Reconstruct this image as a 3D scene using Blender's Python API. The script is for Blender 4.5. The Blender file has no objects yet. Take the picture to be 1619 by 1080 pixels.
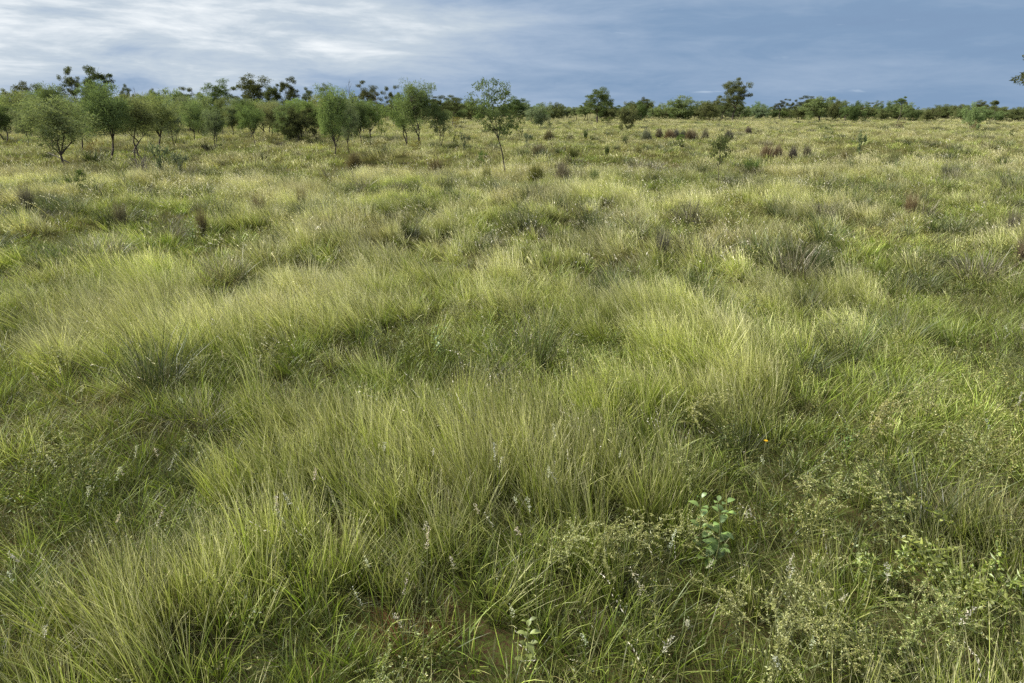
import bpy, math, random
import numpy as np

SC = bpy.context.scene
COL = SC.collection
R = math.radians
random.seed(7)
rng = np.random.default_rng(11)

# ------------------------------------------------------------------ camera
CAM_H, PITCH, FPX = 3.3, R(18.8), 1080.0
cam = bpy.data.objects.new('camera', bpy.data.cameras.new('camera'))
COL.objects.link(cam)
cam.location = (0, 0, CAM_H)
cam.rotation_euler = (R(90) - PITCH, 0, 0)
cam.data.sensor_width = 36
cam.data.lens = 36 * FPX / 1619
cam.data.clip_end = 6000
SC.camera = cam

# ------------------------------------------------------------------ exposure
SC.view_settings.view_transform = 'Standard'
SC.view_settings.look = 'None'
SC.view_settings.exposure = 0.92
SC.view_settings.gamma = 1
SC.cycles.max_bounces = 6
SC.cycles.diffuse_bounces = 3
SC.cycles.transmission_bounces = 3
SC.cycles.use_denoising = False

# ------------------------------------------------------------------ sun and sky
SUN_DIR = np.array([-0.80, 0.28, 0.72]); SUN_DIR /= np.linalg.norm(SUN_DIR)
sun_el = math.asin(SUN_DIR[2]); sun_az = math.atan2(SUN_DIR[0], SUN_DIR[1])
sd = bpy.data.lights.new('sun', 'SUN')
sd.energy = 4.9; sd.angle = R(8); sd.color = (1.0, 0.94, 0.82)
sun = bpy.data.objects.new('sun', sd); COL.objects.link(sun)
sun.rotation_euler = (R(90) - sun_el, 0, -sun_az + math.pi)
sun.location = (-40, 15, 40)

W = bpy.data.worlds.new('World'); SC.world = W; W.use_nodes = True


class NT:
    """small helper to write node trees tersely"""
    def __init__(s, tree): s.t = tree; s.n = tree.nodes; s.l = tree.links
    def add(s, typ, **kw):
        n = s.n.new(typ)
        for k, v in kw.items(): setattr(n, k, v)
        return n
    def put(s, sock, v):
        if hasattr(v, 'links'): s.l.new(v, sock)
        elif v is not None: sock.default_value = v
    def math(s, op, a, b=None, c=None, clamp=False):
        n = s.add('ShaderNodeMath', operation=op, use_clamp=clamp)
        for i, v in enumerate((a, b, c)):
            if v is not None: s.put(n.inputs[i], v)
        return n.outputs[0]
    def mix(s, f, a, b, blend='MIX'):
        n = s.add('ShaderNodeMix', data_type='RGBA', blend_type=blend)
        s.put(n.inputs[0], f)
        for i, v in ((6, a), (7, b)):
            s.put(n.inputs[i], v if hasattr(v, 'links') else (*v, 1.0))
        return n.outputs[2]
    def vec(s, x, y, z):
        n = s.add('ShaderNodeCombineXYZ')
        for i, v in enumerate((x, y, z)): s.put(n.inputs[i], v)
        return n.outputs[0]
    def noise(s, vec, scale, detail=4, rough=.55, dist=0.0):
        n = s.add('ShaderNodeTexNoise')
        s.put(n.inputs['Vector'], vec)
        n.inputs['Scale'].default_value = scale; n.inputs['Detail'].default_value = detail
        n.inputs['Roughness'].default_value = rough; n.inputs['Distortion'].default_value = dist
        return n.outputs[0]
    def smooth(s, v, a, b, c=0.0, d=1.0):
        n = s.add('ShaderNodeMapRange', interpolation_type='SMOOTHSTEP')
        s.put(n.inputs[0], v)
        for i, x in enumerate((a, b, c, d)): n.inputs[i + 1].default_value = x
        return n.outputs[0]


def build_world():
    W.node_tree.nodes.clear()
    t = NT(W.node_tree)
    sky = t.add('ShaderNodeTexSky', sky_type='NISHITA', sun_disc=False)
    sky.sun_elevation = sun_el; sky.sun_rotation = sun_az % (2 * math.pi)
    sky.dust_density = 2.0
    tc = t.add('ShaderNodeTexCoord').outputs['Generated']
    sp = t.add('ShaderNodeSeparateXYZ'); t.l.new(tc, sp.inputs[0])
    x, y, z = sp.outputs
    az = t.math('MULTIPLY', t.math('ARCTAN2', x, y), 57.29578)     # degrees, 0 straight ahead
    el = t.math('MULTIPLY', t.math('ARCSINE', z), 57.29578)
    # streaky layered cloud, stretched along the horizon
    el_t = t.math('ADD', el, t.math('MULTIPLY', az, 0.012))
    big = t.noise(t.vec(t.math('MULTIPLY', az, 0.030), t.math('MULTIPLY', el_t, 0.27), 3.1), 1.0, 5, .5, .3)
    mid = t.noise(t.vec(t.math('MULTIPLY', az, 0.12), t.math('MULTIPLY', el_t, 0.55), 8.4), 1.0, 6, .62, .35)
    fine = t.noise(t.vec(t.math('MULTIPLY', az, 0.30), t.math('MULTIPLY', el_t, 1.9), 1.7), 1.0, 4, .6, .5)
    left = t.smooth(az, -38, 22, 1.0, 0.0)
    up = t.smooth(el, 0.5, 7.5, 0.0, 1.0)
    b = t.math('ADD', t.math('MULTIPLY', big, .85), t.math('MULTIPLY', mid, .55))
    b = t.math('ADD', b, t.math('MULTIPLY', fine, .12))
    b = t.math('SUBTRACT', b, 0.77)                                 # about -.4 .. .4
    amp = t.math('ADD', .62, t.math('MULTIPLY', left, 1.15))
    lum = t.math('MULTIPLY', b, amp)
    lum = t.math('ADD', lum, t.math('MULTIPLY', left, .15))
    lum = t.math('ADD', lum, t.math('MULTIPLY', t.math('MULTIPLY', left, up), .44))
    lum = t.math('ADD', lum, t.math('MULTIPLY', t.math('MULTIPLY', left, t.math('SUBTRACT', 1.0, up)), .13))
    lum = t.math('ADD', lum, .29)
    ramp = t.add('ShaderNodeValToRGB'); t.l.new(lum, ramp.inputs[0])
    cr = ramp.color_ramp
    cr.elements[0].position = 0.0; cr.elements[0].color = (.105, .155, .245, 1)
    cr.elements[1].position = 1.0; cr.elements[1].color = (.56, .575, .58, 1)
    for p, c in ((.26, (.122, .184, .276)), (.46, (.195, .252, .335)), (.70, (.30, .345, .39))):
        e = cr.elements.new(p); e.color = (*c, 1)
    low = ramp.outputs[0]
    # small bright scraps of cloud in the blue grey
    scr = t.noise(t.vec(t.math('MULTIPLY', az, 0.16), t.math('MULTIPLY', el_t, 0.9), 15.2), 1.0, 4, .6, .4)
    low = t.mix(t.math('MULTIPLY', t.smooth(scr, .66, .80), .45), low, (.40, .46, .52))
    # thin bright overcast above the frame, blue showing through it
    ov = t.noise(tc, 2.2, 5, .55)
    skyc = t.mix(1.0, sky.outputs[0], (.10, .10, .10), 'MULTIPLY')
    high = t.mix(t.smooth(ov, .30, .62, .55, .95), skyc, (.43, .44, .45))
    warm = t.smooth(az, -120, 40, 1.25, .85)
    hs = t.add('ShaderNodeVectorMath', operation='SCALE'); t.l.new(high, hs.inputs[0]); t.l.new(warm, hs.inputs['Scale'])
    c = t.mix(t.smooth(el, 9, 26), low, hs.outputs[0])
    bg = t.add('ShaderNodeBackground'); t.l.new(c, bg.inputs[0]); bg.inputs[1].default_value = 1.0
    t.l.new(bg.outputs[0], t.add('ShaderNodeOutputWorld').inputs[0])


build_world()

# ------------------------------------------------------------------ helpers
CP, SP = math.cos(PITCH), math.sin(PITCH)


def to_px(x, y, z):
    """photo pixel of a point (numpy arrays)"""
    zz = z - CAM_H
    d = y * CP - zz * SP
    u = y * SP + zz * CP
    d = np.maximum(d, 1e-3)
    return 809.5 + FPX * x / d, 540 - FPX * u / d


def ground_at(px, py, z=0.0):
    dx, dy = (px - 809.5) / FPX, (540 - py) / FPX
    vy, vz = CP + dy * SP, -SP + dy * CP
    t = (z - CAM_H) / vz
    return dx * t, vy * t


def hz(x, y):
    """terrain height"""
    x = np.asarray(x, float); y = np.asarray(y, float)
    f = np.clip((y - 8) / 40, 0.25, 1)
    return (.07 * np.sin(.55 * x + 1.3) * np.cos(.47 * y + .4) + .05 * np.sin(1.1 * x - .8 * y)
            + f * .10 * np.sin(.13 * x + .11 * y + 2.0) + f * .08 * np.sin(.07 * x - .19 * y))


def hashn(ix, iy, s):
    h = (ix.astype(np.int64) * 374761393 + iy.astype(np.int64) * 668265263 + s * 2147483647 // 7) & 0x7fffffff
    h = ((h ^ (h >> 13)) * 1274126177) & 0x7fffffff
    return ((h ^ (h >> 16)) & 0xffff) / 65535.0


def vnoise(x, y, s=0):
    ix, iy = np.floor(x), np.floor(y)
    fx, fy = x - ix, y - iy
    fx, fy = fx * fx * (3 - 2 * fx), fy * fy * (3 - 2 * fy)
    a, b = hashn(ix, iy, s), hashn(ix + 1, iy, s)
    c, d = hashn(ix, iy + 1, s), hashn(ix + 1, iy + 1, s)
    return (a + (b - a) * fx) * (1 - fy) + (c + (d - c) * fx) * fy


def fbm(x, y, s=0, o=3):
    v, a, n = 0, .5, 0
    for k in range(o):
        v = v + a * vnoise(x * 2 ** k, y * 2 ** k, s + k * 17); n += a; a *= .55
    return v / n


class MB:
    """mesh builder on numpy arrays; colour attribute 'bl' = (along, random, kind)"""
    def __init__(s): s.v = []; s.f = {3: [], 4: []}; s.c = []; s.n = 0
    def add(s, v, f, c):
        v = np.asarray(v, float).reshape(-1, 3); f = np.asarray(f, int)
        c = np.broadcast_to(np.asarray(c, float), (len(v), 3)) if np.ndim(c) == 1 else np.asarray(c, float).reshape(-1, 3)
        s.f[f.shape[1]].append(f + s.n); s.v.append(v); s.c.append(c); s.n += len(v)
    def mesh(s, name, mat, smooth=False):
        V = np.concatenate(s.v); C = np.concatenate(s.c)
        idx, start, n = [], [], 0
        for k in (3, 4):
            for f in s.f[k]:
                idx.append(f.ravel()); start.append(n + np.arange(len(f)) * k); n += f.size
        idx = np.concatenate(idx); start = np.concatenate(start)
        me = bpy.data.meshes.new(name)
        me.vertices.add(len(V)); me.vertices.foreach_set('co', V.ravel())
        me.loops.add(len(idx)); me.loops.foreach_set('vertex_index', idx.astype(np.int32))
        me.polygons.add(len(start)); me.polygons.foreach_set('loop_start', start.astype(np.int32))
        me.polygons.foreach_set('use_smooth', np.full(len(start), smooth))
        me.update(calc_edges=True)
        a = me.attributes.new('bl', 'FLOAT_COLOR', 'POINT')
        a.data.foreach_set('color', np.concatenate([C, np.ones((len(C), 1))], 1).astype(np.float32).ravel())
        me.materials.append(mat)
        return me
    def tube(s, pts, rad, sides=5, kind=0.0):
        pts = np.asarray(pts, float); n = len(pts)
        d = np.gradient(pts, axis=0); d /= np.linalg.norm(d, axis=1)[:, None] + 1e-9
        ref = np.where(np.abs(d[:, 2:3]) > .9, [[1., 0, 0]], [[0., 0, 1]])
        a = np.cross(d, ref); a /= np.linalg.norm(a, axis=1)[:, None] + 1e-9
        b = np.cross(d, a)
        th = np.arange(sides) * 2 * math.pi / sides
        rad = np.broadcast_to(np.asarray(rad, float), (n,))
        V = pts[:, None] + rad[:, None, None] * (np.cos(th)[None, :, None] * a[:, None] + np.sin(th)[None, :, None] * b[:, None])
        F = []
        for i in range(n - 1):
            for j in range(sides):
                k = (j + 1) % sides
                F.append((i * sides + j, i * sides + k, (i + 1) * sides + k, (i + 1) * sides + j))
        t = np.repeat(np.linspace(0, 1, n), sides)
        s.add(V.reshape(-1, 3), F, np.stack([t, np.full_like(t, random.random()), np.full_like(t, kind)], 1))


def leaves(mb, P, D, L, Wd, r, kind=0.0, fold=0.0, shape=.45):
    """rhombic leaves: base P, axis D, length L, width Wd (arrays)"""
    n = len(P)
    D = D / (np.linalg.norm(D, axis=1)[:, None] + 1e-9)
    q = r.normal(size=(n, 3)); S = np.cross(D, q); S /= np.linalg.norm(S, axis=1)[:, None] + 1e-9
    N = np.cross(D, S)
    L = np.broadcast_to(L, (n,))[:, None]; Wd = np.broadcast_to(Wd, (n,))[:, None]
    m = P + D * L * shape + N * L * fold
    V = np.stack([P, m + S * Wd * .5, P + D * L, m - S * Wd * .5], 1)
    F = np.arange(n * 4).reshape(n, 4)
    rd = r.random(n)
    c = np.stack([np.tile([0, .5, 1, .5], n), np.repeat(rd, 4), np.full(n * 4, kind)], 1)
    mb.add(V, F, c)


def tag(o, label=None, cat=None, group=None, kind=None):
    for k, v in (('label', label), ('category', cat), ('group', group), ('kind', kind)):
        if v: o[k] = v
    return o


def obj(name, me, parent=None, color=None):
    o = bpy.data.objects.new(name, me); COL.objects.link(o)
    if parent: o.parent = parent
    if color: o.color = (*color, 1)
    return o


def empty(name, loc, rz=0.0, scale=(1, 1, 1)):
    o = bpy.data.objects.new(name, None); COL.objects.link(o)
    o.location = loc; o.rotation_euler = (0, 0, rz); o.scale = scale
    o.empty_display_size = .2
    return o


# ------------------------------------------------------------------ materials
def plant_shader(t, col, trans=.3, gloss=.05, rough=.5):
    d = t.add('ShaderNodeBsdfDiffuse'); t.put(d.inputs[0], col)
    tr = t.add('ShaderNodeBsdfTranslucent')
    tcol = t.mix(1.0, col, (1.15, 1.2, .75), 'MULTIPLY'); t.put(tr.inputs[0], tcol)
    m = t.add('ShaderNodeMixShader'); m.inputs[0].default_value = trans
    t.l.new(d.outputs[0], m.inputs[1]); t.l.new(tr.outputs[0], m.inputs[2])
    g = t.add('ShaderNodeBsdfGlossy'); g.inputs['Roughness'].default_value = rough
    g.inputs[0].default_value = (.9, .95, 1, 1)
    m2 = t.add('ShaderNodeMixShader'); m2.inputs[0].default_value = gloss
    t.l.new(m.outputs[0], m2.inputs[1]); t.l.new(g.outputs[0], m2.inputs[2])
    t.l.new(m2.outputs[0], t.add('ShaderNodeOutputMaterial').inputs[0])


def new_mat(name):
    m = bpy.data.materials.new(name); m.use_nodes = True
    m.node_tree.nodes.clear()
    return m, NT(m.node_tree)


def bl(t):
    a = t.add('ShaderNodeAttribute', attribute_name='bl')
    s = t.add('ShaderNodeSeparateColor'); t.l.new(a.outputs['Color'], s.inputs[0])
    return s.outputs


def inst(t, name):
    return t.add('ShaderNodeAttribute', attribute_name=name, attribute_type='INSTANCER').outputs['Fac']


def grass_mat(name, green, straw, head, trans=.25, gloss=.03):
    """green / straw: three colours from foot to tip; 'dry' per tuft mixes them; head colour for seed heads"""
    m, t = new_mat(name)
    al, rd, kd = bl(t)
    dry = inst(t, 'dry'); var = inst(t, 'var')
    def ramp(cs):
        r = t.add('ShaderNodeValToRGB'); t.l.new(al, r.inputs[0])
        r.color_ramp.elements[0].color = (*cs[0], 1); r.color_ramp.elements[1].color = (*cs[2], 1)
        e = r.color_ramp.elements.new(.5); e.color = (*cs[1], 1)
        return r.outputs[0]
    # blades dry at different times
    f = t.math('ADD', dry, t.math('MULTIPLY', t.math('SUBTRACT', rd, .5), .9), clamp=True)
    f = t.math('ADD', f, t.math('MULTIPLY', t.math('GREATER_THAN', t.math('FRACT', t.math('MULTIPLY', rd, 23.7)), .80), .55), clamp=True)
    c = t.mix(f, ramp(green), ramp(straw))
    c = t.mix(t.smooth(dry, .72, 1.0), c, t.mix(1.0, c, (.92, .88, .88), 'MULTIPLY'))
    c = t.mix(kd, c, head)
    br = t.math('ADD', .40, t.math('MULTIPLY', t.math('FRACT', t.math('MULTIPLY', rd, 7.31)), 1.2))
    br = t.math('MULTIPLY', br, t.math('ADD', .65, t.math('MULTIPLY', var, .7)))
    v = t.add('ShaderNodeVectorMath', operation='SCALE'); t.l.new(c, v.inputs[0]); t.l.new(br, v.inputs['Scale'])
    plant_shader(t, v.outputs[0], trans, gloss)
    return m


def leaf_mat(name, trans=.3, gloss=.06, tip=None, amp=.9):
    """colour comes from the object, varied leaf by leaf"""
    m, t = new_mat(name)
    al, rd, kd = bl(t)
    oi = t.add('ShaderNodeObjectInfo')
    br = t.math('ADD', 1 - amp / 2, t.math('MULTIPLY', rd, amp))
    v = t.add('ShaderNodeVectorMath', operation='SCALE'); t.l.new(oi.outputs['Color'], v.inputs[0]); t.l.new(br, v.inputs['Scale'])
    c = v.outputs[0]
    hue = t.math('FRACT', t.math('MULTIPLY', rd, 13.7))
    c = t.mix(t.math('MULTIPLY', hue, .35), c, t.mix(1.0, c, (1.5, 1.25, .7), 'MULTIPLY'))
    if tip: c = t.mix(kd, c, tip)
    plant_shader(t, c, trans, gloss)
    return m


def flat_mat(name, col, var=.3, scale=12, rough=.8):
    m, t = new_mat(name)
    tc = t.add('ShaderNodeTexCoord').outputs['Object']
    n = t.noise(tc, scale, 5, .6)
    c = t.mix(n, tuple(x * (1 - var) for x in col), tuple(x * (1 + var) for x in col))
    b = t.add('ShaderNodeBsdfPrincipled'); t.put(b.inputs['Base Color'], c)
    b.inputs['Roughness'].default_value = rough; b.inputs['Specular IOR Level'].default_value = .2
    t.l.new(b.outputs[0], t.add('ShaderNodeOutputMaterial').inputs[0])
    return m


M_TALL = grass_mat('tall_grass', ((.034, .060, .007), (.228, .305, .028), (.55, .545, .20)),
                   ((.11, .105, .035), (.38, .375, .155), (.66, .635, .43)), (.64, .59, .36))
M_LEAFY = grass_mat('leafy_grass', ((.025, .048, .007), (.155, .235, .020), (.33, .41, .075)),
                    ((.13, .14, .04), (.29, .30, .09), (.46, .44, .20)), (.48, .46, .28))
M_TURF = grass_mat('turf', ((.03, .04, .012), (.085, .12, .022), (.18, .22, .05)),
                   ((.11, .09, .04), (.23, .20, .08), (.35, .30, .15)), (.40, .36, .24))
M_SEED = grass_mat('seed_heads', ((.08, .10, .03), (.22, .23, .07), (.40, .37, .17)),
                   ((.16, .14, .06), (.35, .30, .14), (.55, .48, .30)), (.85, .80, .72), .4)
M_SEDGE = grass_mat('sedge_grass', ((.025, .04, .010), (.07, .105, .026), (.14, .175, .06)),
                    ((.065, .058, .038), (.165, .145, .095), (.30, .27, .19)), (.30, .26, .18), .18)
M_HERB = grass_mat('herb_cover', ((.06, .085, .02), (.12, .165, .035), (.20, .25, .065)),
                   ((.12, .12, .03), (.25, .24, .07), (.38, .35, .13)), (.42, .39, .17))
M_LEAF = leaf_mat('tree_leaves', .34, .0, amp=.55)
M_HERBLEAF = leaf_mat('herb_leaves', .30, .05, tip=(.46, .46, .20))
M_PETAL = leaf_mat('petals', .35, .02, amp=.4)
M_BARK = flat_mat('bark', (.075, .062, .052), .5, 9, .9)
M_PALEBARK = flat_mat('pale_bark', (.20, .175, .15), .5, 5, .9)
M_STEM = flat_mat('herb_stem', (.13, .14, .06), .3, 20)
M_SPINE = leaf_mat('spinifex', .12, .02, amp=1.0)
M_DEAD = flat_mat('dead_wood', (.17, .15, .13), .4, 8)


def ground_mat():
    m, t = new_mat('soil')
    p = t.add('ShaderNodeNewGeometry').outputs['Position']
    a = t.noise(p, .35, 5, .6); b = t.noise(p, 6.0, 6, .65); c3 = t.noise(p, 45.0, 4, .7)
    c = t.mix(b, (.022, .014, .009), (.075, .045, .028))
    c = t.mix(t.math('MULTIPLY', t.smooth(c3, .50, .66), .7), c, (.13, .105, .06))       # dead litter
    c = t.mix(t.math('MULTIPLY', t.math('MULTIPLY', t.smooth(a, .25, .45), t.smooth(c3, .36, .58)), .9), c, (.050, .068, .016))    # creeping green
    sx, sy = ground_at(650, 970, .05)
    ds = t.add('ShaderNodeVectorMath', operation='DISTANCE'); t.l.new(p, ds.inputs[0]); ds.inputs[1].default_value = (sx, sy, 0)
    bare = t.smooth(t.math('ADD', ds.outputs['Value'], t.math('MULTIPLY', b, .35)), .28, .60, 1.0, 0.0)
    c = t.mix(bare, c, t.mix(b, (.045, .020, .012), (.15, .066, .036)))                # bare red earth
    # grassland colour where the field runs out of sight
    y = t.add('ShaderNodeSeparateXYZ'); t.l.new(p, y.inputs[0])
    c = t.mix(t.smooth(y.outputs[1], 30, 150), c, t.mix(t.noise(p, .12, 5, .6), (.10, .11, .045), (.17, .16, .08)))
    d = t.add('ShaderNodeBsdfDiffuse'); t.put(d.inputs[0], c)
    bp = t.add('ShaderNodeBump'); bp.inputs['Strength'].default_value = .8; bp.inputs['Distance'].default_value = .03
    t.l.new(t.math('ADD', b, t.math('MULTIPLY', c3, .4)), bp.inputs['Height']); t.l.new(bp.outputs[0], d.inputs['Normal'])
    t.l.new(d.outputs[0], t.add('ShaderNodeOutputMaterial').inputs[0])
    return m


def build_ground():
    ys = np.concatenate([np.arange(-14, 40, .35), np.arange(40, 130, 2.0), np.arange(130, 400, 12), np.linspace(400, 4000, 22)])
    xs1 = np.concatenate([np.arange(0, 30, .5), np.arange(30, 120, 3), np.arange(120, 400, 20), np.linspace(400, 4000, 20)])
    xs = np.concatenate([-xs1[:0:-1], xs1])
    X, Y = np.meshgrid(xs, ys)
    V = np.stack([X, Y, hz(X, Y)], 2).reshape(-1, 3)
    ny, nx = X.shape
    i, j = np.meshgrid(np.arange(ny - 1), np.arange(nx - 1), indexing='ij')
    a = (i * nx + j).ravel()
    mb = MB(); mb.add(V, np.stack([a, a + 1, a + nx + 1, a + nx], 1), (0, 0, 0))
    tag(obj('ground', mb.mesh('ground', ground_mat(), True)), 'red brown soil of the open grassland', kind='structure')


build_ground()

# ------------------------------------------------------------------ grass
WIND = np.array([-1.0, .30, 0])


def blades(mb, n, rad, h, w, seg, spread, bend, wind, r, kind=0.0, taper=1.3, head=None, hw=.9):
    """n ribbons growing from a disc; returns nothing. h=(min,max)"""
    rr = rad * np.sqrt(r.random(n)); pa = r.random(n) * 6.283
    base = np.stack([rr * np.cos(pa), rr * np.sin(pa), np.full(n, -.03)], 1)
    H = h[0] + (h[1] - h[0]) * r.random(n) ** .8
    az = pa + r.normal(size=n) * .9
    th = np.abs(r.normal(size=n)) * spread + .25 * spread * rr / (rad + 1e-6)
    bd = bend * (.4 + 1.2 * r.random(n)); wd = wind * (.4 + 1.2 * r.random(n))
    out = np.stack([np.cos(az), np.sin(az), np.zeros(n)], 1)
    ps = r.random(n) * 6.283
    S = np.stack([np.cos(ps), np.sin(ps), np.zeros(n)], 1)
    ww = w * (.7 + .6 * r.random(n))
    def at(t):
        hor = out * (np.sin(th) * t + bd * t * t * .6)[:, None] + WIND * (wd * t ** 1.7)[:, None]
        zz = np.cos(th) * t - .35 * (bd + wd) * t ** 2.2
        return base + H[:, None] * (hor + np.array([0, 0, 1.]) * zz[:, None])
    rd = r.random(n)
    rows, cols = [], []
    for k in range(seg + 1):
        t = k / seg; q = at(t)
        wk = (ww * (1 - .92 * t ** taper) * (.55 + .45 * min(1, t * 4)))[:, None]
        rows += [q - S * wk * .5, q + S * wk * .5]
        cols += [np.stack([np.full(n, t), rd, np.full(n, kind)], 1)] * 2
    V = np.stack(rows, 1); C = np.stack(cols, 1); L = 2 * (seg + 1)
    F = np.concatenate([np.stack([np.arange(n) * L + 2 * k + o for o in (0, 1, 3, 2)], 1) for k in range(seg)])
    mb.add(V.reshape(-1, 3), F, C.reshape(-1, 3))
    if head:
        frac, cnt, ln, wid, t0 = head
        sel = np.nonzero(r.random(n) < frac)[0]
        for k in range(cnt):
            t = t0 + (1 - t0) * (k + r.random(n)) / cnt
            hor = out * (np.sin(th) * t + bd * t * t * .6)[:, None] + WIND * (wd * t ** 1.7)[:, None]
            zz = np.cos(th) * t - .35 * (bd + wd) * t ** 2.2
            P = base + H[:, None] * (hor + np.array([0, 0, 1.]) * zz[:, None])
            D = at(1.0) - at(.85); D /= np.linalg.norm(D, axis=1)[:, None]
            D = D + r.normal(size=(n, 3)) * hw * .5
            leaves(mb, P[sel], D[sel], (ln * (.6 + .8 * r.random(n)))[sel], wid, r, kind=.75)


def tuft_meshes(name, mat, count, fn):
    out = []
    for k in range(count):
        mb = MB(); fn(mb, np.random.default_rng(900 + k * 13 + len(name) * 101))
        out.append(mb.mesh(name, mat))
    return out


def scatter_object(name, label, meshes, P, rot, scl, dry, var, vid):
    """one object of uncountable growth: points that carry tufts"""
    me = bpy.data.meshes.new(name)
    n = len(P)
    me.vertices.add(n); me.vertices.foreach_set('co', P.astype(np.float32).ravel())
    for nm, typ, key, arr in (('rot', 'FLOAT_VECTOR', 'vector', rot), ('scl', 'FLOAT_VECTOR', 'vector', scl),
                              ('dry', 'FLOAT', 'value', dry), ('var', 'FLOAT', 'value', var), ('vid', 'INT', 'value', vid)):
        a = me.attributes.new(nm, typ, 'POINT')
        a.data.foreach_set(key, np.ascontiguousarray(arr, np.int32 if typ == 'INT' else np.float32).ravel())
    o = obj(name, me); tag(o, label, kind='stuff')
    g = bpy.data.node_groups.new(name, 'GeometryNodeTree')
    g.interface.new_socket('Geometry', in_out='INPUT', socket_type='NodeSocketGeometry')
    g.interface.new_socket('Geometry', in_out='OUTPUT', socket_type='NodeSocketGeometry')
    N, L = g.nodes, g.links
    gi, go = N.new('NodeGroupInput'), N.new('NodeGroupOutput')
    iop = N.new('GeometryNodeInstanceOnPoints'); jn = N.new('GeometryNodeJoinGeometry')
    for m in reversed(meshes):          # a join lists its newest link first
        src = bpy.data.objects.new(name + '_tuft', m)
        oi = N.new('GeometryNodeObjectInfo'); oi.inputs['Object'].default_value = src
        gt = N.new('GeometryNodeGeometryToInstance')
        L.new(oi.outputs['Geometry'], gt.inputs[0]); L.new(gt.outputs[0], jn.inputs[0])
    def na(nm, typ):
        q = N.new('GeometryNodeInputNamedAttribute'); q.data_type = typ; q.inputs[0].default_value = nm
        return q.outputs[0]
    L.new(gi.outputs[0], iop.inputs['Points']); L.new(jn.outputs[0], iop.inputs['Instance'])
    iop.inputs['Pick Instance'].default_value = True
    L.new(na('vid', 'INT'), iop.inputs['Instance Index'])
    L.new(na('rot', 'FLOAT_VECTOR'), iop.inputs['Rotation']); L.new(na('scl', 'FLOAT_VECTOR'), iop.inputs['Scale'])
    L.new(iop.outputs[0], go.inputs[0])
    o.modifiers.new('growth', 'NODES').node_group = g
    return o


def spots(y0, y1, dens):
    """random points over the wedge of field the camera can see, and a margin"""
    a, b = .80, 3.2
    area = a * (y1 ** 2 - y0 ** 2) + 2 * b * (y1 - y0)
    n = int(area * dens)
    y = rng.random(n * 2) * (y1 - y0) + y0
    keep = rng.random(n * 2) < (a * y + b) / (a * y1 + b)
    y = y[keep][:n] if keep.sum() >= n else y[keep]
    x = (rng.random(len(y)) * 2 - 1) * (a * y + b)
    return x, y


# how the field is laid out: (px, py, rx, ry, weight) of stands of tall grass (+) and of hollows (-)
STANDS = [(480, 690, 230, 150, 1.0), (770, 670, 240, 110, 1.0), (1090, 545, 150, 62, 1.1), (930, 455, 230, 20, .7), (700, 470, 120, 18, .6),
          (330, 470, 260, 55, .8), (120, 520, 130, 40, .8), (800, 368, 170, 24, .9), (190, 960, 90, 75, 1.1), (1060, 720, 60, 55, .7),
          (1570, 820, 80, 90, .6), (90, 660, 120, 35, .6), (600, 780, 250, 80, .8), (1300, 330, 60, 18, .5), (560, 345, 120, 20, .5),
          (1500, 370, 60, 22, .7), (250, 410, 150, 22, .5), (1180, 610, 60, 60, .7)]
OPEN = [(40, 830, 90, 110, .4), (640, 985, 105, 45, 1.1), (1010, 940, 120, 50, .4), (1430, 865, 100, 60, .4), (870, 1000, 90, 40, .35), (330, 580, 60, 26, .6),
        (800, 552, 180, 22, .8), (1290, 650, 50, 80, .6), (1240, 790, 50, 50, .5), (1300, 402, 40, 10, .7), (1050, 366, 30, 9, .7), (430, 965, 70, 40, .5), (1130, 900, 60, 40, .5), (1380, 700, 90, 50, .4)]
HOLLOWS = [(1130, 960, 210, 110, .8), (1420, 980, 120, 80, .6), (560, 990, 120, 60, .6), (800, 545, 190, 30, 3.2), (330, 570, 50, 30, 1.6), (40, 810, 95, 120, 1.8), (640, 980, 130, 60, 1.9), (1010, 910, 140, 60, .9),
           (1430, 850, 120, 90, .8), (1290, 640, 55, 90, .9), (70, 610, 110, 22, 1.4), (1305, 400, 50, 15, 2.2), (1050, 362, 40, 13, 2.2),
           (1540, 540, 80, 70, .8), (10, 490, 26, 26, 1.0), (1100, 430, 60, 16, .9), (870, 990, 120, 60, .8), (1120, 860, 60, 60, .6),
           (430, 960, 80, 50, .5), (1380, 600, 140, 60, .6), (900, 335, 40, 10, .8), (690, 590, 100, 14, .6), (1240, 780, 60, 60, .5)]


def blob(px, py, lst):
    v = 0
    for (cx, cy, rx, ry, w) in lst:
        v = v + w * np.exp(-(((px - cx) / rx) ** 2 + ((py - cy) / ry) ** 2))
    return v


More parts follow.
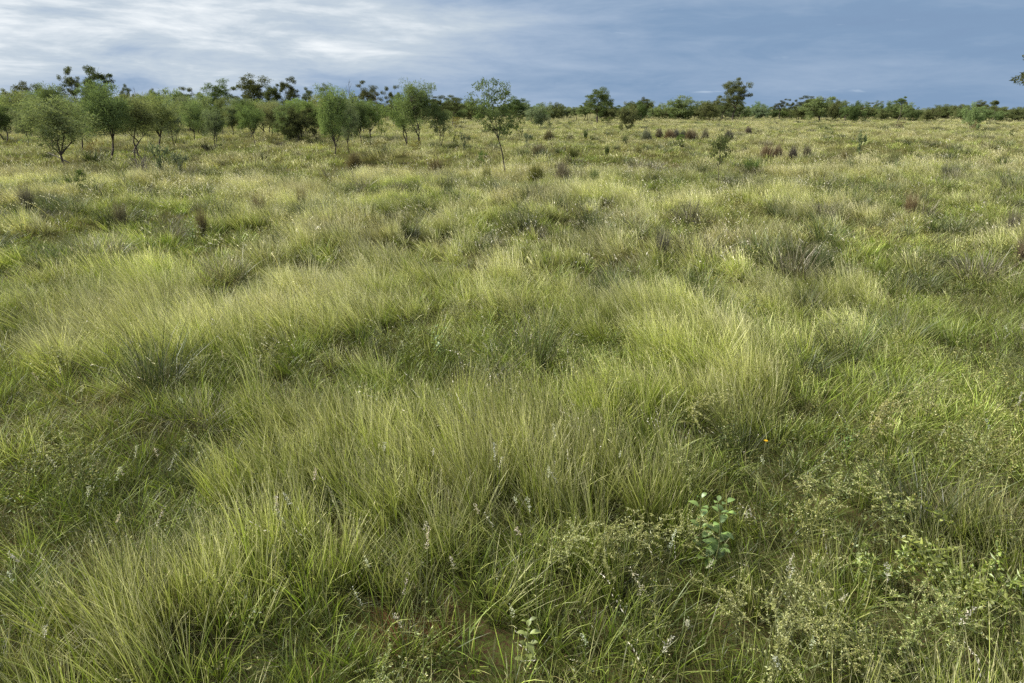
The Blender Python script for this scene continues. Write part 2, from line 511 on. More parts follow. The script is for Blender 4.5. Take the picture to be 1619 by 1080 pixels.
def field(x, y):
    """tallness, dryness and soil showing, at ground points"""
    px, py = to_px(x, y, .45)
    sc = .45 / (1 + y * .012)
    n1 = fbm(x * sc, y * sc * .8, 5)
    n2 = fbm(x * 1.3, y * 1.1, 31)
    far = np.clip((y - 12) / 30, 0, 1)
    T = .30 + 1.5 * (n1 - .5) + 1.0 * (n2 - .5) + .60 * np.minimum(blob(px, py, STANDS), 1.2) - .52 * blob(px, py, HOLLOWS)
    T = T - .24 * np.clip((px - 1220) / 150, 0, 1) * (1 - far) + .10 * far
    T = T + (.75 - .35 * far) * (vnoise(x * 1.7, y * 1.5, 9) - .5) + .5 * far * (fbm(x * .16, y * .07, 88) - .5) * 2
    T = np.clip(T, 0, 1)
    n3 = fbm(x * .22, y * .16, 77); n4 = fbm(x * .9, y * .7, 51)
    dry = .25 + 1.2 * (n3 - .5) + .8 * (n4 - .5) + .30 * T + .40 * far
    dry = dry - .10 * np.clip((px - 1220) / 150, 0, 1) * (1 - far)
    mid = np.clip((y - 8) / 8, 0, 1) * (1 - .4 * far)
    patch = fbm(x * .75, y * .42, 131)
    T = np.clip(T + mid * 2.0 * (patch - .5) + .22 * far * np.clip((y - 45) / 40, 0, 1), 0, 1)
    gap = np.clip((vnoise(x * 1.15 + 40, y * .9, 909) - .60) * 4, 0, 1) * np.clip((y - 4) / 4, 0, 1)
    T = np.clip(T - .45 * gap + .30 * (rng.random(len(x)) - .5), 0, 1)
    soil = np.clip(blob(px, py, OPEN) + mid * np.clip((.36 - patch) * 4, 0, .8) + .55 * gap + np.clip((vnoise(x * 2.6, y * 2.4, 55) - .66) * 2.5, 0, .7), 0, 1)
    return T, np.clip(dry, 0, 1), soil, px, py


def arr(n, zr, tilt, s, tall):
    rot = np.stack([rng.normal(size=n) * tilt, rng.normal(size=n) * tilt, zr], 1)
    return rot, np.stack([s, s, s * tall], 1)


# --- tuft shapes: near, middle, far
def tall_fn(n, rad, w, seg, hd):
    return lambda mb, r: (blades(mb, n, rad, (.55, 1.0), w, seg, .16, .06, .14, r, taper=2.4, head=hd, hw=.12),
                          blades(mb, n // 2, rad, (.25, .6), w * 2.0, seg, .25, .3, .08, r))
def leafy_fn(n, rad, w, seg):
    return lambda mb, r: blades(mb, n, rad, (.25, .62), w, seg, .27, .38, .08, r, taper=1.6)
def turf_fn(n, rad, w, seg):
    return lambda mb, r: (blades(mb, n, rad, (.08, .30), w, seg, .6, .5, .04, r),
                          blades(mb, n // 4, rad, (.15, .4), w * .6, seg, 1.0, .2, .05, r))
def herb_fn(n, rad, L, wd, stems):
    def f(mb, r):
        for k in range(stems):
            a = r.random() * 6.283; rr = rad * math.sqrt(r.random()) * .5
            h = .25 + .4 * r.random(); m = 6
            t = np.linspace(0, 1, m); az = r.random() * 6.283; ln = .15 + .5 * r.random()
            p = np.stack([rr * math.cos(a) + math.cos(az) * ln * h * t ** 1.6 - .08 * t, rr * math.sin(a) + math.sin(az) * ln * h * t ** 1.6, h * (t - .18 * t ** 3)], 1)
            mb.tube(p, np.linspace(wd * .12, wd * .05, m), 3)
            q = n // stems; tt = .15 + .85 * r.random(q)
            P = np.stack([np.interp(tt, t, p[:, i]) for i in range(3)], 1) + r.normal(size=(q, 3)) * .008
            D = r.normal(size=(q, 3)); D[:, 2] = D[:, 2] * .5 + .35
            leaves(mb, P, D, L * (.6 + .8 * r.random(q)) * (1.15 - .6 * tt), wd, r, kind=0, fold=.05)
            q2 = q // 3; tt = .7 + .3 * r.random(q2)
            P = np.stack([np.interp(tt, t, p[:, i]) for i in range(3)], 1) + r.normal(size=(q2, 3)) * .012
            leaves(mb, P, r.normal(size=(q2, 3)) + [0, 0, .5], L * .4, wd * .6, r, kind=.8)
    return f
def wiry_fn(n, rad, w, seg):
    return lambda mb, r: blades(mb, n, rad, (.32, .75), w, seg, .50, .35, .06, r, taper=1.8)
def seed_fn(n, rad, w, ln, wid, cnt):
    return lambda mb, r: blades(mb, n, rad, (.55, 1.0), w, 4, .18, .2, .25, r, head=(1.0, cnt, ln, wid, .82), hw=.7)


def lay_grass():
    zone = [(1.6, 13, 1.0), (13, 38, 1.0), (38, 240, 1.0)]
    # tall fine grass
    kinds = [
        ('tall_grass', 'tall fine pale grass standing in drifts over the field', M_TALL,
         [(tall_fn(34, .10, .0062, 4, (.35, 3, .05, .0035, .78)), 10, 36), (tall_fn(38, .16, .0098, 3, (.35, 2, .10, .008, .78)), 8, 12.0), (tall_fn(44, .55, .022, 2, (.4, 2, .16, .025, .8)), 6, 1.15)]),
        ('leafy_grass', 'soft green leafy grass growing between the tall stands', M_LEAFY,
         [(leafy_fn(36, .11, .0088, 4), 10, 24), (leafy_fn(42, .2, .013, 3), 8, 6.0), (leafy_fn(40, .5, .032, 2), 6, .7)]),
        ('turf', 'low turf and dead thatch close to the soil', M_TURF,
         [(turf_fn(50, .15, .006, 3), 10, 32), (turf_fn(46, .28, .012, 2), 8, 6), (turf_fn(40, .7, .035, 2), 6, .45)]),
        ('herb_cover', 'small leafy herbs creeping through the grass', M_HERB,
         [(herb_fn(150, .25, .035, .012, 6), 10, 5.5), (herb_fn(130, .4, .05, .02, 6), 6, 1.6), (herb_fn(110, .8, .10, .05, 6), 5, .10)]),
        ('sedge_grass', 'dark green and dry brown wiry tufts dotted through the paler grass', M_SEDGE,
         [(wiry_fn(220, .15, .006, 4), 6, .30), (wiry_fn(260, .22, .010, 3), 6, .65), (wiry_fn(220, .36, .028, 2), 5, .05)]),
        ('seed_grass', 'thin grass stalks with pale shining seed heads', M_SEED,
         [(seed_fn(5, .12, .003, .02, .007, 7), 8, 1.1), (seed_fn(5, .2, .006, .05, .012, 4), 8, 2.0), (seed_fn(7, .7, .014, .10, .022, 3), 6, .10)]),
    ]
    for name, label, mat, lods in kinds:
        meshes, PP, RR, SS, DD, VV, II = [], [], [], [], [], [], []
        for (y0, y1, _), (fn, cnt, dens) in zip(zone, lods):
            first = len(meshes)
            meshes += tuft_meshes(name, mat, cnt, fn)
            x, y = spots(y0, y1, dens)
            T, dry, soil, px, py = field(x, y)
            n = len(x); u = rng.random(n)
            zr = rng.normal(size=n) * .8
            s = .85 + .35 * rng.random(n); tall = np.ones(n)
            if name == 'tall_grass':
                keep = u < np.clip((T - .16) * 1.7, 0.03, 1); tall = (.54 + .36 * T) * (.78 + .44 * rng.random(n)); s = s * .88 * (1 - .28 * np.clip((y - 25) / 40, 0, 1))
            elif name == 'leafy_grass':
                keep = u < np.clip(1.0 - .65 * T, .2, 1) * (1 - .88 * soil); dry = np.clip(dry - .20, 0, 1); s = s * .85; tall = .50 + .25 * T + .50 * np.clip(1.8 * vnoise(x * .85, y * .75, 71) - .5, 0, 1)
                zr = rng.random(n) * 6.283
            elif name == 'turf':
                keep = u < (1 - .85 * soil) * np.clip(1.1 - .5 * T, 0, 1); zr = rng.random(n) * 6.283; tall = .7 + .6 * rng.random(n)
                dry = np.clip(dry + .05, 0, 1)
            elif name == 'herb_cover':
                m = fbm(x * .5, y * .4, 203)
                right = np.clip((px - 850) / 350, 0, 1)
                keep = u < np.clip((m - .45) * 3 + .55 * right, .05, 1) * np.clip(1.1 - 1.0 * T, 0.08, 1); zr = rng.random(n) * 6.283
                tall = .7 + .6 * rng.random(n)
            elif name == 'sedge_grass':
                keep = u < np.clip(.30 + 2.2 * (fbm(x * .3, y * .2, 505) - .42) + .35 * np.clip((px - 800) / 400, 0, 1) - .5 * T * (y < 13), 0, 1)
                dry = np.where(rng.random(n) < .22, .62 + .2 * rng.random(n), .25 * rng.random(n)); s = .7 + .8 * rng.random(n) ** 2; tall = .7 + .4 * rng.random(n)
            else:
                m = fbm(x * .35, y * .25, 303)
                keep = u < np.clip((m - .42) * 4, .06, 1); tall = .8 + .3 * rng.random(n)
            keep &= py > 150
            x, y, zr, s, tall, dry = x[keep], y[keep], zr[keep], s[keep], tall[keep], dry[keep]
            n = len(x)
            rot, scl = arr(n, zr, .15, s, tall)
            # neighbouring tufts lean together
            gl = .05 + .32 * np.clip((y - 4.5) / 5, 0, 1) + .30 * (fbm(x * .55, y * .45, 611) - .5) + .12 * (vnoise(x * 1.9, y * 1.7, 615) - .5)
            if name in ('tall_grass', 'seed_grass'): rot[:, 1] -= gl
            PP.append(np.stack([x, y, hz(x, y)], 1)); RR.append(rot); SS.append(scl); DD.append(dry)
            VV.append(np.clip(.5 + 1.9 * (fbm(x * .6, y * .5, 401) - .5) + .80 * (rng.random(n) - .5), 0, 1)); II.append(first + rng.integers(0, cnt, n))
        scatter_object(name, label, meshes, np.concatenate(PP), np.concatenate(RR), np.concatenate(SS),
                       np.concatenate(DD), np.concatenate(VV), np.concatenate(II))


lay_grass()

#@@TREES
# ------------------------------------------------------------------ trees
def unit(v): return v / (np.linalg.norm(v) + 1e-9)


def path(a, b, r, n=5, wob=.06, rise=0.0):
    """a bent line from a to b"""
    t = np.linspace(0, 1, n)[:, None]
    L = np.linalg.norm(b - a)
    p = a + (b - a) * t
    w = r.normal(size=3) * wob * L
    p = p + np.sin(t * math.pi) * (w + np.array([0, 0, rise * L])) + (r.normal(size=(n, 3)) * wob * .25 * L) * np.sin(t * math.pi)
    return p


def grow(seed, H, W, tr, fork, limbs, cz, rz, clumps, cr, lv, ll, lw, lean=(0, 0), droop=.3, hollow=.55, stems=1,
         targets=None, flat=.75, bark=None, lump=.22, low=None, bare=0):
    """a tree: trunk with limbs (one mesh) and a crown of leaves (another). Heights are fractions of H."""
    r = np.random.default_rng(seed)
    tm, cm = MB(), MB()
    lean = np.array([lean[0] * H, lean[1] * H, 0])
    segs = []                                   # (points, radii) of everything woody
    if targets is None:
        C = []
        ph = r.random(6) * 6.283
        while len(C) < clumps:
            d = unit(r.normal(size=3)); az = math.atan2(d[1], d[0])
            q = hollow + (1 - hollow) * r.random()
            k = 1 + lump * (math.sin(2 * az + ph[0]) + math.sin(3 * az + 4 * d[2] + ph[1]) * .7 + math.sin(5 * d[2] + ph[2] + az) * .6)
            z = cz * H + d[2] * q * k * rz * H
            # fuller low, rounding to the top
            wz = 1.0
            if z > .985 * H or z < (low or .12) * H: continue
            C.append(np.array([d[0] * q * k * W / 2 * wz, d[1] * q * k * W / 2 * wz, z]) + lean * (z / H))
        C = np.array(C)
    else:
        C = np.array(targets, float) * H
    for s in range(stems):
        foot = np.array([r.normal() * .05 * H * (stems > 1) * .5, r.normal() * .05 * H * (stems > 1) * .5, -.1])
        fk = foot + np.array([r.normal() * .04 * H, r.normal() * .04 * H, fork * H + .1]) + lean * fork + (np.array([r.normal(), r.normal(), 0]) * .06 * H if stems > 1 else 0)
        t = path(foot, fk, r, 6, .035)
        segs.append((t, np.linspace(tr * (1.0 if stems == 1 else .75), tr * .62, 6)))
        pick = r.permutation(len(C))[:max(2, limbs // stems)]
        for k in pick:
            # limbs rise steeply then spread to the crown
            e = C[k]; p = path(fk, fk + (e - fk) * .86, r, 7, .05, rise=.10)
            segs.append((p, np.linspace(tr * .50, tr * .10, 7)))
    nodes = np.concatenate([s[0][1:] for s in segs]); rads = np.concatenate([s[1][1:] for s in segs])
    okz = nodes[:, 2] > fork * H * .8
    nodes, rads = nodes[okz], rads[okz]
    for c in C:
        d = np.linalg.norm(nodes - c, axis=1) + np.maximum(0, nodes[:, 2] - c[2] + .02 * H) * 1.5
        j = int(np.argmin(d))
        if d[j] > .02 * H:
            segs.append((path(nodes[j], c, r, 4, .10), np.linspace(min(rads[j] * .7, tr * .22), tr * .04, 4)))
    for k in range(bare):                       # dead sticks poking from the crown
        j = r.integers(len(nodes)); e = nodes[j] + np.array([r.normal() * .1, r.normal() * .1, .16 + .1 * r.random()]) * H
        segs.append((path(nodes[j], e, r, 4, .08), np.linspace(tr * .2, tr * .05, 4)))
    for p, q in segs: tm.tube(p, np.maximum(q, .006), 6 if q[0] > tr * .4 else 4)
    for c in C:
        n = int(lv * (.55 + .9 * r.random())); rc = cr * H * (.65 + .7 * r.random())
        o = r.normal(size=(n, 3)); o /= np.linalg.norm(o, axis=1)[:, None]
        o *= (r.random(n) ** .5)[:, None] * np.array([1.15, 1.15, flat]) * rc
        D = o / rc * .6 + r.normal(size=(n, 3)) * .55 + np.array([0, 0, -droop])
        leaves(cm, c + o, D, ll * (.6 + .8 * r.random(n)), lw * (.7 + .6 * r.random(n)), r, fold=.06)
    P = np.concatenate(cm.v)
    lo, hi = np.percentile(P, 1, axis=0), np.percentile(P, 99.3, axis=0)
    return tm.mesh('trunk', bark or M_BARK, True), cm.mesh('crown', M_LEAF), dict(top=hi[2], w=hi[0] - lo[0], mid=(hi[0] + lo[0]) / 2)


KINDS = {
    'wattle': [grow(100 + k, 4.5, 3.3, .075, .20 + .05 * (k % 3), 6, .65, .38, 100, .078, 85, .17, .042, droop=.15,
                    lean=((-.06, .05, -.02, .07, 0, -.09)[k], 0), stems=(1, 1, 2, 1, 2, 1)[k], low=.31, lump=.33, hollow=.40, flat=.9, bare=2) for k in range(6)],
    'feather': [grow(140 + k, 5.0, 3.2, .07, .24, 5, .66, .38, 90, .085, 105, .19, .036, droop=-.25, hollow=.30,
                     lean=((-.08, -.03, .05)[k], 0), stems=(1, 2, 1)[k], low=.36, lump=.30) for k in range(3)],
    'bush': [grow(200 + k, 3.2, 3.6, .06, .12, 6, .54, .44, 84, .090, 90, .20, .056, droop=.1, stems=2, low=.05, lump=.36, hollow=.4) for k in range(4)],
    'gum': [grow(300 + k, 11, 6.5, .15, .38, 7, .70, .30, 40, .054, 175, .26, .10, droop=.4, hollow=.55,
                 lean=((.05, -.05, .08, -.02, .03)[k], 0), low=.38, lump=.40, bare=3, flat=.8) for k in range(5)],
    'roundgum': [grow(350 + k, 11, 6.0, .17, .30, 7, .63, .37, 84, .055, 150, .26, .09, droop=.45, hollow=.4,
                      low=.22, lump=.22, bark=M_BARK, flat=.8) for k in range(3)],
    'tuftgum': [grow(380 + k, 9, 3.0, .12, .70, 4, .86, .13, 16, .06, 170, .28, .10, droop=.4, low=.68, lump=.3) for k in range(2)],
    'sapling': [grow(400 + k, 2.4, 1.4, .030, .42, 5, .72, .27, 24, .075, 40, .14, .05, droop=.2, low=.46, lump=.3) for k in range(3)],
    'slender': [grow(450, 4.9, 2.6, .055, .40, 6, .7, .3, 40, .060, 130, .14, .05, droop=.35, targets=[
        (x_, y_, z_) for x_, y_, z_ in [
            (-.42, .02, .84), (-.36, -.1, .74), (-.33, .08, .95), (-.24, -.03, .99), (-.25, .12, .86), (-.20, -.12, .91), (-.13, .02, .99), (-.10, -.08, .90),
            (-.05, .1, .84), (.01, -.05, .88), (.02, .06, .80), (-.02, -.02, .72), (.04, .03, .68), (-.15, .12, .78), (-.24, -.12, .78), (-.30, .02, .68),
            (-.20, .0, .70), (-.12, -.12, .68), (-.36, .07, .63), (-.27, -.05, .58), (-.17, .05, .60), (-.07, .0, .60), (.03, -.05, .57), (.07, .06, .62),
            (-.08, .12, .52), (-.31, .10, .80), (.0, .02, .95), (-.43, -.02, .78), (.02, .08, .50), (.09, -.04, .55), (-.04, -.10, .47), (-.14, .08, .50), (.06, .10, .74), (-.22, .10, .53), (-.16, -.04, .83)]], lean=(-.20, .0), bark=M_BARK)],
    'dead': [],
}


def grow_dead(seed, H):
    r = np.random.default_rng(seed); tm = MB()
    top = np.array([r.normal() * .04, r.normal() * .04, 1]) * H
    t = path(np.array([0, 0, -.1]), top, r, 8, .03)
    tm.tube(t, np.linspace(.13, .02, 8), 6)
    bm_ = MB()
    for k in range(9):
        j = r.integers(3, 7); a = r.random() * 6.283; ln = H * (.12 + .16 * r.random())
        e = t[j] + np.array([math.cos(a) * .55, math.sin(a) * .55, .8]) * ln
        p = path(t[j], e, r, 5, .10); bm_.tube(p, np.linspace(.05, .012, 5), 4)
        f = p[3] + np.array([r.normal() * .4, r.normal() * .4, .5]) * ln * .5
        bm_.tube(path(p[2], f, r, 4, .1), np.linspace(.028, .008, 4), 4)
    return tm.mesh('trunk', M_DEAD, True), bm_.mesh('branches', M_DEAD, True), dict(top=H, w=H * .5, mid=0)


KINDS['dead'] = [grow_dead(500 + k, 8.0) for k in range(2)]
NAMES = dict(wattle='wattle_tree', feather='wattle_tree', bush='bushy_tree', gum='gum_tree', roundgum='gum_tree', tuftgum='gum_tree',
             sapling='sapling', slender='slender_tree', dead='dead_tree')
TINT = dict(olive=(.185, .22, .115), green=(.155, .215, .10), dark=(.105, .145, .068), blue=(.165, .215, .14), bright=(.18, .245, .095),
            grey=(.115, .14, .07), brown=(.18, .14, .06), deep=(.075, .09, .045))


def depth(Y, z): return Y * CP - (z - CAM_H) * SP
def height_at(Y, py):
    k = (540 - py) / FPX
    return CAM_H + Y * (k * CP - SP) / (CP + k * SP)


used_kind = {}
RECORD = []                                     # (px, label) of what already stands there


def place_tree(kind, px, top, wpx, tint, label, group=None, base=None, dist=None, var=None, rz=None):
    if base is not None: _, Y = ground_at(px, base, .5)
    else: Y = dist
    X = (px - 809.5) / FPX * depth(Y, .3)
    g = float(hz(X, Y))
    Z = height_at(Y, top) - g
    wm = wpx / FPX * depth(Y, 3) * (.97 if kind in ('wattle', 'feather') else 1)
    k = used_kind.get(kind, 0); used_kind[kind] = k + 1
    ms = KINDS[kind]; v = (k if var is None else var) % len(ms)
    tm, cm, inf = ms[v]
    sx, sz = wm / inf['w'], Z / inf['top']
    rot = 0.0 if rz is None else rz
    if rz is None and kind not in ('slender',): rot = random.choice((0, 0.35, -.35, .2, math.pi + .2, math.pi - .3))
    e = empty(NAMES[kind], (X - (inf['mid'] * sx if base is None and abs(rot) < 1 else 0), Y, g), rot, (sx, (sx + sz) / 2 if sx < sz else sx, sz))
    tag(e, label, 'sapling' if kind == 'sapling' else 'tree', group)
    obj('trunk', tm, e)
    c = obj('crown' if kind != 'dead' else 'branches', cm, e)
    j = [random.uniform(.85, 1.15)] * 3
    c.color = (*[a * b * random.uniform(.95, 1.05) for a, b in zip(TINT[tint], j)], 1)
    RECORD.append((px, label))
    return e


GW, GG, GF = 'wattles of the left woodland', 'gums rising behind the woodland', 'trees of the far band'
# kind, px, top, width, tint, label, extra
TREES = [
    ('wattle', 105, 155, 88, 'olive', 'wide olive wattle with a crooked leaning dark trunk at the left front', dict(base=254, var=0, rz=0)),
    ('feather', 172, 131, 72, 'green', 'tall feathery wattle with a thin straight trunk behind the crooked olive wattle', dict(base=244, var=0)),
    ('feather', 213, 152, 78, 'olive', 'broad feathery wattle with forked stems right of the tall feathery wattle', dict(base=239, var=1)),
    ('wattle', 82, 136, 66, 'green', 'bright green wattle rising behind the crooked olive wattle', dict(base=232, var=2)),
    ('wattle', 8, 166, 56, 'dark', 'dark rounded wattle cut by the left edge', dict(base=219, var=4)),
    ('wattle', 44, 172, 44, 'blue', 'small blue green wattle beside the dark one at the left edge', dict(base=224, var=3)),
    ('wattle', 130, 160, 60, 'green', 'green wattle half hidden between the crooked and the tall feathery wattles', dict(base=226, var=5)),
    ('wattle', 252, 152, 62, 'olive', 'olive wattle right of the forked feathery wattle', dict(base=226, var=1)),
    ('wattle', 275, 168, 40, 'blue', 'grey green wattle with two thin trunks in the left woodland', dict(base=222, var=2)),
    ('wattle', 306, 160, 36, 'green', 'round topped green wattle with its crown paler at the top', dict(base=216, var=0)),
    ('wattle', 341, 172, 38, 'blue', 'small grey green wattle with short split trunk at the front of the woodland', dict(base=224, var=4)),
    ('wattle', 368, 166, 26, 'blue', 'narrow pale wattle behind the short split one', dict(base=212, var=3)),
    ('wattle', 403, 166, 42, 'green', 'neat round green wattle standing alone before the woodland gap', dict(base=223, var=5)),
    ('wattle', 431, 163, 34, 'olive', 'olive wattle right of the neat round green one', dict(base=215, var=1)),
    ('bush', 454, 170, 36, 'green', 'low green wattle left of the dark spreading one', dict(base=217, var=0)),
    ('bush', 474, 172, 52, 'deep', 'dark spreading wattle with several short trunks', dict(base=218, var=1)),
    ('wattle', 497, 160, 44, 'bright', 'light green wattle behind the dark spreading one', dict(base=214, var=2)),
    ('wattle', 529, 137, 62, 'green', 'tall green wattle with open branching at the right end of the woodland', dict(base=243, var=3)),
    ('wattle', 553, 157, 40, 'blue', 'blue green wattle leaning left beside the tall open one', dict(base=236, var=0)),
    ('wattle', 571, 160, 28, 'dark', 'slim dark wattle closing the right end of the woodland', dict(base=223, var=1)),
    ('wattle', 642, 150, 58, 'green', 'green wattle with two close trunks left of the tall twin stemmed one', dict(base=226, var=4)),
    ('feather', 664, 131, 54, 'green', 'tall twin stemmed wattle with upswept crown in the gap of the field', dict(base=228, var=1, rz=0)),
    ('wattle', 697, 164, 38, 'green', 'small leafy wattle with thin stems right of the upswept twin stemmed one', dict(base=228, var=2)),
    ('slender', 799, 127, 74, 'dark', 'slender lone tree with thin leaning trunk and sparse crown in mid field', dict(base=263, rz=0)),
    ('bush', 852, 164, 38, 'blue', 'grey green bushy tree right of the slender lone tree', dict(base=200, var=2)),
    ('roundgum', 944, 140, 40, 'dark', 'tall round crowned gum standing clear before the far band', dict(base=192, var=0)),
    ('bush', 992, 164, 30, 'grey', 'grey green tree on a short trunk right of the round crowned gum', dict(base=203, var=3)),
    ('roundgum', 1158, 125, 38, 'grey', 'tallest gum of the far band with an open oval crown', dict(base=189, var=1)),
    ('bush', 1073, 153, 50, 'green', 'broad domed tree between the round crowned gum and the tallest gum', dict(base=188, var=0)),
    ('bush', 1294, 154, 52, 'green', 'wide tree with a tuft above it right of the tallest gum', dict(base=190, var=1)),
    ('bush', 1348, 161, 34, 'dark', 'round dark tree on a visible short trunk at the right of the field', dict(base=194, var=2)),
    ('tuftgum', 1418, 153, 16, 'dark', 'thin gum with a small tuft on a long bent stem', dict(dist=170, var=0)),
    ('bush', 1535, 164, 22, 'green', 'small upright tree with a brown foot standing before the far band', dict(base=202, var=3)),
    ('tuftgum', 1567, 159, 13, 'grey', 'thin gum with a rounded tuft near the right edge', dict(dist=200, var=1)),
    ('sapling', 1136, 213, 38, 'deep', 'small leafy sapling on a single stem in the open field at right', dict(base=282, var=0)),
]
GUMS = [
    (8, 141, 30, 'gum at the left edge with a thin drooping crown', 'grey'), (42, 130, 44, 'spreading gum behind the blue green wattle at far left', 'deep'),
    (88, 128, 56, 'broad gum with ragged crown left of the two highest gums', 'deep'), (127, 107, 28, 'narrow high gum with separate leaf tufts, left one of the two highest', 'deep'),
    (166, 106, 46, 'wide high gum with an open flat crown, right one of the two highest', 'deep'), (210, 134, 20, 'small topped gum right of the two highest gums', 'deep'),
    (247, 141, 18, 'slim gum with a round top over the woodland', 'deep'), (264, 142, 16, 'second slim gum beside the round topped one', 'deep'),
    (299, 138, 42, 'gum with a flat dark crown left of the big green gum', 'deep'), (351, 127, 56, 'big green gum with a full domed crown over the woodland', 'dark'),
    (405, 120, 48, 'high domed gum with sky showing through its crown', 'deep'), (435, 134, 30, 'lower gum leaning against the high domed gum', 'deep'),
    (462, 123, 30, 'leaning gum with two lopsided leaf tufts', 'deep'), (494, 139, 24, 'low gum behind the light green wattle', 'deep'),
    (519, 133, 24, 'gum with upright leaf tufts behind the tall open wattle', 'dark'), (584, 130, 40, 'dark sparse gum on a straight trunk beside dead trunks', 'deep'),
    (622, 136, 34, 'gum with a thin crown behind the twin stemmed wattle', 'deep'), (690, 152, 44, 'low spreading gum behind the small leafy wattle', 'deep'),
    (724, 151, 42, 'sparse gum with hanging clumps left of the slender lone tree', 'deep'),
    (820, 153, 40, 'full green gum right behind the slender lone tree', 'dark'), (1018, 154, 22, 'thin gum peering over the far band right of the round crowned gum', 'deep'),
    (1232, 157, 18, 'small gum with a high tuft right of the tallest gum', 'deep'), (1249, 157, 24, 'dense little gum left of the wide tufted tree', 'deep'),
    (1280, 152, 36, 'flat topped gum behind the wide tree', 'deep'), (930, 160, 20, 'small gum leaning on the round crowned gum', 'deep'),
    (1128, 157, 18, 'small gum left of the tallest gum', 'deep'),
]
for kind, px, top, w, tint, label, ex in TREES:
    place_tree(kind, px, top, w, tint, label, GW if px < 720 else GF if px > 830 and kind != 'sapling' else None, **ex)
for k, (px, top, w, label, tint) in enumerate(GUMS):
    place_tree('roundgum' if 'full' in label or 'domed' in label else 'gum', px, top, w, tint, label, GG if px < 830 else GF, dist=random.uniform(125, 150) if px < 780 else random.uniform(190, 225))
for px, top, w, label in ((556, 129, 14, 'tall bare dead trunk left of the dark sparse gum'), (599, 148, 22, 'bare dead tree with forked sticks right of the dark sparse gum'),
                          (222, 140, 10, 'thin dead stick tree over the woodland')):
    place_tree('dead', px, top, w, 'brown', label, None, dist=128)
# the tree outside the right edge whose branch tip reaches into the picture
e = place_tree('gum', 1690, 60, 150, 'deep', 'gum beyond the right edge with one leafy branch tip showing', None, dist=60, var=1, rz=0)

ORD = ['next', 'second', 'third', 'fourth', 'fifth', 'sixth', 'seventh', 'eighth', 'ninth', 'tenth']


def fill(xs, tops, kinds, tints, dists, landmarks, group, where, wr):
    """the rest of a band of trees, each named by its place from a landmark tree"""
    cnt = {}
    todo = sorted(xs)
    info = []
    for px in todo:
        lx, lp = min(landmarks, key=lambda q: abs(q[0] - px))
        info.append((px, lx, lp))
    lab = {}
    for lx, lp in landmarks:
        for side, sgn in (('right', 1), ('left', -1)):
            g = sorted([p for p, a, _ in info if a == lx and (p - lx) * sgn >= 0 and p not in lab], key=lambda p: abs(p - lx))
            for k, p in enumerate(g): lab[p] = (ORD[min(k, 9)], side, lp)
    for px, lx, lp in info:
        o, side, _ = lab[px]
        kind, tint = random.choice(kinds), random.choice(tints)
        top = tops(px); sz = 'low' if top > 166 else 'taller'
        tn = dict(olive='olive', green='green', dark='dark green', blue='grey green', bright='light green', deep='deep green', grey='dull green')[tint]
        place_tree(kind, px, top, random.uniform(*wr), tint, f'{tn} tree {where}, {o} {side} of the {lp}', group, dist=random.uniform(*dists))


rf = random.Random(3)
LEFT = [(8, 'dark wattle at the left edge'), (127, 'narrow high gum'), (213, 'forked feathery wattle'), (306, 'round topped wattle'),
        (403, 'neat round wattle'), (474, 'dark spreading wattle'), (529, 'tall open wattle')]
fill([rf.uniform(-4, 4) + x for x in range(-45, 585, 11)], lambda p: rf.uniform(147, 170) - 4 * (p < 300), ['wattle', 'wattle', 'feather', 'bush'],
     ['green', 'olive', 'bright', 'green', 'blue', 'dark'], (78, 120), LEFT, GW, 'in the woodland', (26, 48))
FAR = [(642, 'two trunked wattle'), (724, 'sparse gum'), (852, 'bushy tree'), (944, 'round crowned gum'), (1073, 'broad domed tree'),
       (1158, 'tallest gum'), (1294, 'wide tufted tree'), (1348, 'round dark tree'), (1418, 'thin bent gum'), (1535, 'brown footed tree'), (1567, 'rounded tuft gum')]
fill([rf.uniform(-4, 4) + x for x in range(600, 1690, 9)], lambda p: rf.choice((rf.uniform(164, 174), rf.uniform(157, 170))) + (2 if p > 1380 else 0), ['bush', 'bush', 'bush', 'roundgum', 'bush', 'gum', 'bush'],
     ['green', 'grey', 'dark', 'blue', 'green', 'grey'], (180, 255), FAR, GF, 'in the far band', (18, 36))
#@@PLANTS

# ------------------------------------------------------------------ shrubs, tussocks, saplings in the field
def plain(name, n, rad, h, w, spread, bend, mat, seed, seg=3):
    mb = MB(); blades(mb, n, rad, h, w, seg, spread, bend, .03, np.random.default_rng(seed))
    me = mb.mesh(name, mat)
    P = np.concatenate(mb.v)
    return me, P[:, 0].max() - P[:, 0].min(), np.percentile(P[:, 2], 99)


def dome(seed, n=1300):
    r = np.random.default_rng(seed); mb = MB()
    D = r.normal(size=(n, 3)); D[:, 2] = np.abs(D[:, 2]); D /= np.linalg.norm(D, axis=1)[:, None]
    a = np.arctan2(D[:, 1], D[:, 0]); k = 1 + .12 * np.sin(2 * a + r.random() * 6) + .10 * np.sin(3 * a + 5 * D[:, 2])
    leaves(mb, D * [.18, .18, .02] - [0, 0, .02], D + r.normal(size=(n, 3)) * .12 + [-.06, .02, .05], k * (.55 + .45 * r.random(n) ** .6), .030, r, fold=-.05)
    P = np.concatenate(mb.v)
    return mb.mesh('tussock', M_SPINE), np.percentile(P[:, 0], 98) - np.percentile(P[:, 0], 2), np.percentile(P[:, 2], 99)


TUSSOCK = [dome(40 + k) for k in range(3)]
SEDGE = [plain('sedge', 520, .30, (.5, 1.0), .020, .45, .45, M_SPINE, 60 + k) for k in range(2)]


